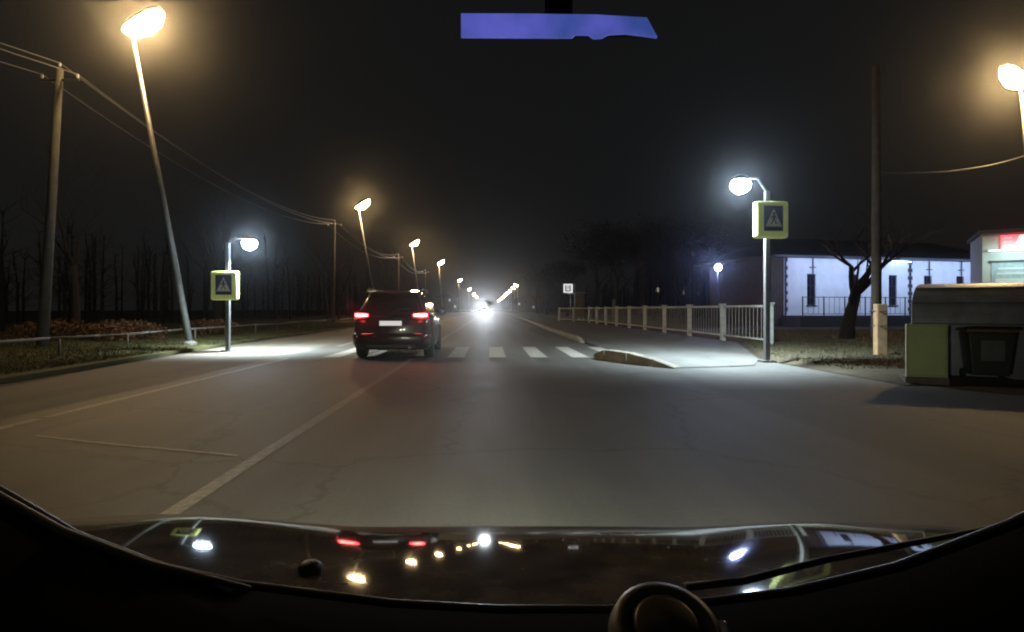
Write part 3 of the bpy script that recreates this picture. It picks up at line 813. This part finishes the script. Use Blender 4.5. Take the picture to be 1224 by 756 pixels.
house((-24, 255, 0), 10, 8, 6.2, 'far house with two lit windows left of the distant headlights', [(2, 4.4, 'n'), (6.7, 5.2, 'w'), (9.0, 2.4, 'w'), (3.5, 1.8, 'n')])
house((12.2, 262, 0), 12, 8, 6.0, 'far house with lit windows beneath the slanted lamp streak', [(1.1, 3.6, 'w'), (4.0, 4.6, 'n'), (7.5, 2.2, 'b')])
house((40, 150, 0), 26, 12, 17, 'dark apartment block with few lit windows behind the white fence', [(3.0, 6.2, 'w'), (9.5, 5.5, 'w'), (12.2, 15.5, 'w'), (5.5, 3.2, 'n'), (13.4, 5.2, 'b'), (4.2, 14.5, 'n'), (17, 9, 'n'), (21, 12, 'n'), (8, 10.5, 'n'), (14.0, 9.8, 'n'), (18.2, 4.5, 'n')], 0, 2, False)

# ------------------------------------------------------------------ trees
def grow(seed, height, spread=0.55, depth=5, lean=0.0, rad=0.2, fork=0.32, leaves=0):
    rnd = random.Random(seed)
    trunk, crown = MB(), MB()
    def limb(p, d, length, r, lev):
        n = 3 if lev < 2 else 2
        pts, rads = [p], [r]
        q, dd = p.copy(), d.copy()
        for i in range(n):
            dd = (dd + Vector((rnd.uniform(-.22, .22), rnd.uniform(-.22, .22), rnd.uniform(-.05, .18)))).normalized()
            q = q + dd * length / n
            pts.append(q.copy()); rads.append(r * (1 - 0.42 * (i + 1) / n))
        (trunk if lev == 0 else crown).tube(pts, rads, 8 if lev == 0 else (5 if lev < 3 else 3), caps=lev == 0)
        if lev >= depth:
            for q in range(leaves):                       # withered leaves that still hang on
                c = pts[-1] + Vector((rnd.gauss(0, .45), rnd.gauss(0, .45), rnd.gauss(0, .40)))
                u = Vector((rnd.uniform(-1, 1), rnd.uniform(-1, 1), rnd.uniform(-1, 1))).normalized() * 0.13
                w = Vector((rnd.uniform(-1, 1), rnd.uniform(-1, 1), rnd.uniform(-1, 1))).normalized() * 0.09
                crown.add([c - u, c + w, c + u, c - w], [(0, 1, 2, 3)])
            return
        kids = rnd.choice((3, 4)) if lev < 2 else 3
        for k in range(kids):
            a = rnd.uniform(0, 2 * math.pi)
            at = pts[-1] if k < 2 else pts[-2].lerp(pts[-1], rnd.random())
            side = Vector((math.cos(a), math.sin(a), rnd.uniform(-0.1, 0.45)))
            nd = (dd * rnd.uniform(0.5, 1.0) + side * rnd.uniform(spread * 0.7, spread * 1.6)).normalized()
            limb(at, nd, length * rnd.uniform(0.58, 0.80), rads[-1] * rnd.uniform(0.6, 0.8), lev + 1)
    limb(Vector((0, 0, -0.1)), Vector((lean, 0, 1)).normalized(), height * fork, rad, 0)
    return trunk.mesh('trunk', M_BARK, True), crown.mesh('crown', M_TWIG)
VARS = [grow(3, 11), grow(8, 13, 0.5), grow(21, 10, 0.65), grow(34, 12, 0.45), grow(40, 12, 0.6, leaves=7), grow(47, 13, 0.55, leaves=7)]
def tree(loc, var, sc, rz, label, group):
    t = thing('tree', loc, label, 'tree', group, rz)
    for nm, me in zip(('trunk', 'crown'), VARS[var]):
        o = bpy.data.objects.new(nm, me); COL.objects.link(o); o.parent = t
    t.scale = (sc, sc, sc)
    return t
GL, GR = 'bare trees along the verge behind the low rail', 'dark trees behind the white fence'
spots_l = [(-17, 24), (-15.5, 33), (-19, 41), (-15.5, 56), (-17, 66), (-14.5, 88), (-15, 100), (-14.5, 125), (-15, 150), (-15, 195)]
for k, (x, y) in enumerate(spots_l):
    tree((x, y, 0), k % 4, random.uniform(0.85, 1.15), random.uniform(0, 6), 'dark bare tree in the unlit row behind the low rail', GL)
spots_r = [(16.5, 50), (13.5, 62), (18.5, 66), (13.5, 76), (16, 88), (13.5, 102), (16, 118), (13.5, 138), (14, 170), (21, 82), (25, 74)]
for k, (x, y) in enumerate(spots_r):
    tree((x, y, 0), 4 + k % 2, random.uniform(0.85, 1.2), random.uniform(0, 6), 'dark leafy tree in the unlit mass behind the white fence', GR)
VARS.append(grow(63, 10, 0.7, 5, 0.0, 0.36, 0.22))
tree((13.6, 22.3, 0.03), 6, 0.85, 0.6, 'dark bare tree with forked trunk in front of the white building', None)

# far woods, one mass each side
def woods(name, x0, x1, y0, y1, label, seed):
    rnd = random.Random(seed)
    mb = MB()
    stems = []
    for k in range(260):
        x, y = rnd.uniform(x0, x1), rnd.uniform(y0, y1)
        h = rnd.uniform(6.0, 9.5) + 1.2 * math.sin(y * 0.11)
        top = Vector((x + rnd.uniform(-.6, .6), y, h))
        mb.tube([(x, y, -0.05), (x, y, h * 0.5), top], [0.15, 0.10, 0.02], 4)
        for q in range(80):                           # whips and twigs off each stem
            f = rnd.uniform(0.2, 1.0)
            p = Vector((x, y, 0)).lerp(top, f)
            a, ln = rnd.uniform(0, 6.28), rnd.uniform(0.6, 2.4) * (1.15 - 0.6 * f)
            e = p + Vector((math.cos(a) * ln, math.sin(a) * ln, rnd.uniform(0.1, 0.9) * ln))
            w = Vector((math.sin(a), -math.cos(a), 0.3)) * rnd.uniform(0.015, 0.04)
            mb.add([p - w, p + w, e], [(0, 1, 2)])
            if q % 2:
                m = p.lerp(e, 0.5)
                mb.add([m - w * 0.6, m + w * 0.6, e + Vector((rnd.uniform(-.7, .7), rnd.uniform(-.7, .7), rnd.uniform(-.2, .6)))], [(0, 1, 2)])
    tag(mb.build(name, M_TWIG), label, 'woods', None, 'stuff')
woods('far_woods', -48, -22, 30, 260, 'dark woods behind the trees along the low rail', 5)
woods('far_woods', 26, 60, 75, 260, 'dark woods far behind the white fence', 6)

# brown shrubs on the left verge
M_SHRUB = mat('brown_leaves', (0.10, 0.05, 0.025), 0.9, vary=0.5, scale=3)
def shrub(loc, w, d, h, seed, label):
    rnd = random.Random(seed)
    t = thing('shrub', loc, label, 'shrub', 'brown shrubs behind the low rail')
    lv, st = MB(), MB()
    for k in range(900):
        a, rr = rnd.uniform(0, 6.28), rnd.random() ** 0.5
        z = rnd.random() ** 0.7 * h * (1 - 0.45 * rr * rr)
        p = Vector((math.cos(a) * rr * w, math.sin(a) * rr * d, z + 0.05))
        u = Vector((rnd.uniform(-1, 1), rnd.uniform(-1, 1), rnd.uniform(-1, 1))).normalized() * 0.07
        v = Vector((rnd.uniform(-1, 1), rnd.uniform(-1, 1), rnd.uniform(-1, 1))).normalized() * 0.05
        lv.add([p - u, p + v, p + u, p - v], [(0, 1, 2, 3)])
    for k in range(16):
        a = rnd.uniform(0, 6.28)
        st.tube([(math.cos(a) * 0.3 * w, math.sin(a) * 0.3 * d, -0.03), (math.cos(a) * w * 0.8, math.sin(a) * d * 0.8, h * rnd.uniform(0.5, 0.8))], [0.02, 0.008], 4)
    lv.build('foliage', M_SHRUB, t); st.build('stems', M_BARK, t)
shrub((-13.6, 21.8, 0.05), 1.5, 1.0, 0.75, 1, 'low brown shrub beside the foot of the leaning concrete pole')
shrub((-16.0, 21.5, 0.05), 1.6, 1.0, 0.8, 2, 'low brown shrub at the frame edge behind the low rail')
shrub((-12.6, 26.5, 0.05), 1.3, 0.9, 0.7, 3, 'low brown shrub between the lamp post and the small sign')

# grass
def grass(name, poly_fn, n, label, seed, h0=0.03, h1=0.11):
    rnd = random.Random(seed)
    vs, fs = [], []
    while len(fs) < n:
        x, y, z = poly_fn(rnd)
        a, h, w = rnd.uniform(0, 6.28), rnd.uniform(h0, h1), rnd.uniform(0.006, 0.016)
        o = len(vs)
        vs += [(x - math.cos(a) * w, y - math.sin(a) * w, z), (x + math.cos(a) * w, y + math.sin(a) * w, z), (x + rnd.uniform(-.09, .09), y + rnd.uniform(-.09, .09), z + h)]
        fs.append((o, o + 1, o + 2))
    me = bpy.data.meshes.new(name)
    me.from_pydata(vs, [], fs); me.materials.append(M_GRASS)
    o = bpy.data.objects.new(name, me); COL.objects.link(o)
    tag(o, label, 'grass', None, 'stuff')
def left_spot(r):
    y = 6 + 44 * r.random() ** 1.5
    edge = -7.75 - 0.06 * min(y, 22) - r.random() ** 2 * 0.1
    return edge - 9 * r.random() ** 1.3, y, 0.05
def right_spot(r):
    while True:
        x, y = r.uniform(6.6, 26), 9.5 + 22 * r.random()
        if x > 6.7 + max(0, (y - 14) * 0.34) + 0.05 and not (6.7 < x < 12 and y < 11):
            return x, y, 0.06
grass('grass_verge_left', left_spot, 90000, 'patchy autumn grass on the verge under the low rail', 1)
grass('grass_verge_right', right_spot, 60000, 'sparse brown grass between the pavement and the white building', 2)

# ------------------------------------------------------------------ the car we look out of
M_BONNET = mat('black_bonnet_paint', (0.12, 0.105, 0.085), 0.7, 0.0, vary=0.7, scale=14, spec=0.0, coat=1.0)
MATS['black_bonnet_paint'].node_tree.nodes['Principled BSDF'].inputs['Coat IOR'].default_value = 2.0
M_DASH = mat('dashboard_plastic', (0.004, 0.004, 0.004), 1.0, vary=0.25, scale=30, spec=0.03)
own = thing('dashcam_car', (0.06, 0, 0), 'black car whose bonnet and dashboard fill the bottom edge', 'car')
NX, NY = 80, 64
def bonnet_z(x, y):
    s0, s1 = R(4.0), R(13.5)
    if y < 1.12:
        k = (y - 0.62) / 0.50
        z = 0.860 - 0.50 * (s0 * k + (s1 - s0) * k * k / 2)
    else:
        z = 0.860 - 0.50 * (s0 + (s1 - s0) / 2)
        k = y - 1.12
        z -= math.tan(s1) * k + 1.9 * k * k
    z -= 0.022 * x * x + 0.20 * max(0, abs(x) - 0.82) ** 1.4
    def ramp(a, b, v):
        k = min(1, max(0, (v - a) / (b - a)))
        return k * k * (3 - 2 * k)
    z += 0.034 * ramp(0.26, 0.72, -x) + 0.016 * ramp(0.30, 0.62, x)
    return z
vs, fs = [], []
for j in range(NY + 1):
    for i in range(NX + 1):
        x = -0.98 + 1.96 * i / NX
        y = 0.62 + (1.00) * j / NY
        y -= 0.16 * (max(0, abs(x) - 0.3) ** 2.0) * (j / NY)
        vs.append((x, y, bonnet_z(x, y)))
for j in range(NY):
    for i in range(NX):
        a = j * (NX + 1) + i
        fs.append((a, a + 1, a + NX + 2, a + NX + 1))
bon = MB().add(vs, fs).build('bonnet', M_BONNET, own, True)
sd = bon.modifiers.new('shell', 'SOLIDIFY'); sd.thickness = 0.012; sd.offset = -1
# front end below the bonnet
MB().loft([[(-0.80, 1.30, 0.25), (0.80, 1.30, 0.25), (0.78, 1.30, 0.48), (-0.78, 1.30, 0.48)], [(-0.72, 1.58, 0.28), (0.72, 1.58, 0.28), (0.70, 1.54, 0.42), (-0.70, 1.54, 0.42)]]).build('front_bumper', M_BONNET, own, bevel=0.03)
for sx in (-1, 1):
    MB().lathe([(0.09, 0.0), (0.085, 0.03), (0.04, 0.05), (0.01, 0.055)], 16, (sx * 0.58, 1.545, 0.36), 'y').build('headlight', emit('own_headlight', (1, 0.95, 0.8), 4), own, True)
    lamp_light('headlight_beam', 'SPOT', own, (sx * 0.58, 1.66, 0.46), 360, (0.96, 1.0, 0.74), 0.06, 98, 0.7, (sx * 0.12, 1, -0.04))
    MB().box(sx * 0.91 - 0.05, sx * 0.91 + 0.05, 0.55, 1.25, 0.25, 0.66).build('wing', M_BONNET, own, bevel=0.04)
# dashboard with a bowl-shaped front edge
EDGE = [(-1.00, 1.26), (-0.80, 1.145), (-0.66, 1.07), (-0.56, 1.015), (-0.49, 0.974), (-0.40, 0.94), (-0.32, 0.922), (-0.16, 0.902), (-0.05, 0.896), (0.10, 0.896), (0.25, 0.914), (0.36, 0.94), (0.48, 0.985), (0.60, 1.045), (0.74, 1.125), (0.95, 1.24)]
rings = []
for y, dz in ((0.60, -0.30), (0.60, -0.01), (0.585, 0.0), (0.45, -0.02), (0.30, -0.07), (0.16, -0.20), (0.12, -0.45)):
    rings.append([(x, y, max(0.5, z + dz) if y > 0.4 else 0.896 + dz + (z - 0.896) * 0.6) for x, z in EDGE])
MB().loft(rings, close=False, caps=False).build('dashboard', M_DASH, own, True)
MB().tube([(x, 0.606, z - 0.008) for x, z in EDGE], 0.006, 8).build('windscreen_seal', mat('glossy_seal', (0.10, 0.095, 0.085), 0.3, vary=0.2), own, True)
MB().tube([(-0.60, 0.588, 1.040), (-0.56, 0.588, 1.017), (-0.49, 0.588, 0.977), (-0.40, 0.588, 0.944), (-0.30, 0.588, 0.921)], [0.002, 0.004, 0.005, 0.004, 0.0015], 8).build('glint_strip', mat('beige_glint', (0.46, 0.41, 0.28), 0.5, vary=0.2), own, True)  # glint along the dash edge, put in as a pale strip
MB().lathe([(0.001, -0.004), (0.016, -0.004), (0.016, 0.006), (0.010, 0.011), (0.001, 0.012)], 16, (0, 0, 0)).build('washer_nozzle', M_BLACK, own, True).location = (-0.305, 0.80, bonnet_z(-0.305, 0.80) + 0.003)
wp = MB().tube([(0.17, 0.685, 0.875), (0.24, 0.69, 0.880), (0.34, 0.70, 0.900), (0.76, 0.73, 0.965)], [0.005, 0.0045, 0.004, 0.003], 8).build('wiper_arm', M_BLACK, own, True)
# windscreen: surfaceless scattering slab, added to give the lamps their bloom
gr = bpy.data.materials.new('bloom_windscreen')
gr.use_nodes = True
gr.node_tree.nodes.clear()
g_o = gr.node_tree.nodes.new('ShaderNodeOutputMaterial')
g_v = gr.node_tree.nodes.new('ShaderNodeVolumePrincipled')
g_v.inputs['Color'].default_value = (0.95, 0.95, 0.95, 1)
g_v.inputs['Density'].default_value = 6.0
g_v.inputs['Anisotropy'].default_value = 0.976
gr.node_tree.links.new(g_v.outputs[0], g_o.inputs['Volume'])
MB().add([(-0.80, 0.660, 0.80), (0.72, 0.660, 0.80), (0.66, 0.570, 1.56), (-0.74, 0.570, 1.56), (-0.80, 0.665, 0.80), (0.72, 0.665, 0.80), (0.66, 0.575, 1.56), (-0.74, 0.575, 1.56)],
         [(0, 1, 2, 3), (4, 7, 6, 5), (0, 4, 5, 1), (1, 5, 6, 2), (2, 6, 7, 3), (3, 7, 4, 0)]).build('windscreen', gr, own)
# interior mirror body with a glowing strip added for a blue windscreen reflection
mir = MB().loft([[(-0.083, 0.50, 1.4315), (0.078, 0.50, 1.4335), (0.079, 0.50, 1.436), (0.073, 0.50, 1.4462), (-0.030, 0.50, 1.4496), (-0.083, 0.50, 1.4496)],
                 [(-0.080, 0.515, 1.438), (0.070, 0.515, 1.438), (0.072, 0.515, 1.441), (0.066, 0.515, 1.451), (-0.030, 0.515, 1.454), (-0.080, 0.515, 1.454)]]).build('mirror_housing', M_DASH, own, bevel=0.001)
mir.location = (0.0, 0, 0)
M_REFL = emit('blue_reflection_glow', (0.13, 0.15, 0.66), 0.62)
dn, dl = M_REFL.node_tree.nodes, M_REFL.node_tree.links
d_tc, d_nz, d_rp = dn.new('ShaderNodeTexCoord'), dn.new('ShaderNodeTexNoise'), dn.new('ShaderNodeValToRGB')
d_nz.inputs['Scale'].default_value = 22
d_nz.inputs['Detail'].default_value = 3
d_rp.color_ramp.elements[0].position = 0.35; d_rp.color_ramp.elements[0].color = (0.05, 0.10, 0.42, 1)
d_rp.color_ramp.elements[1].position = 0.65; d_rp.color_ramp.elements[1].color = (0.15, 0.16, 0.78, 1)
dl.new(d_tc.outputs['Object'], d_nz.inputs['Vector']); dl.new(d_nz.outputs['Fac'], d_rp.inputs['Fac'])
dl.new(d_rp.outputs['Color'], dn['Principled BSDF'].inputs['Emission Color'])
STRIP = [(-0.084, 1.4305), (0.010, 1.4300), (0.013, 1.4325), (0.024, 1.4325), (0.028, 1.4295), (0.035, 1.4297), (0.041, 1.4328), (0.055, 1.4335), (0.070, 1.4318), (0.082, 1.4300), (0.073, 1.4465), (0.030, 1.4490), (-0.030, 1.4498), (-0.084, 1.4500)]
MB().prism(STRIP, 'y', 0.4945, 0.498).build('reflection_strip', M_REFL, mir)
MB().tube([(0.0, 0.508, 1.449), (0.0, 0.505, 1.50), (0.0, 0.50, 1.56)], 0.012, 8).build('mirror_stem', M_DASH, mir)
MB().loft([section(-1.3, 0.78, 1.50, 1.56, round_=0.025), section(0.0, 0.76, 1.55, 1.60, round_=0.02), section(0.565, 0.70, 1.562, 1.585, round_=0.01)]).build('roof', M_BONNET, own, True)
# made-up round mount, built in place of a reflection over the dashboard
mt = thing('reflection_mount', (0.150, 0.50, 0.878), 'round grey-brown mount made up for a reflection over the dashboard', 'mount')
M_MOUNT = mat('grey_brown_plastic', (0.16, 0.14, 0.115), 0.45, vary=0.2, scale=20)
c = MB().lathe([(0.001, -0.010), (0.046, -0.010), (0.048, 0.0), (0.045, 0.012), (0.036, 0.017), (0.032, 0.013), (0.001, 0.014)], 32).build('reflection_disc', M_MOUNT, mt, True)
c.rotation_euler = (R(28), 0, R(-6)); c.location = (0, 0, 0.042)
k = MB().lathe([(0.001, 0.0135), (0.030, 0.0155), (0.024, 0.020), (0.001, 0.021)], 28).build('centre_cap', mat('dark_cap', (0.07, 0.06, 0.045), 0.4, vary=0.2, scale=20), c, True)
MB().tube([(0.0, 0.0, 0.0), (0.0, 0.005, 0.04)], [0.02, 0.014], 12).build('foot', M_DASH, mt, True)
MB().box(0.036, 0.052, -0.012, 0.012, 0.0, 0.012).build('locking_tab', M_CHROME, c, bevel=0.003)
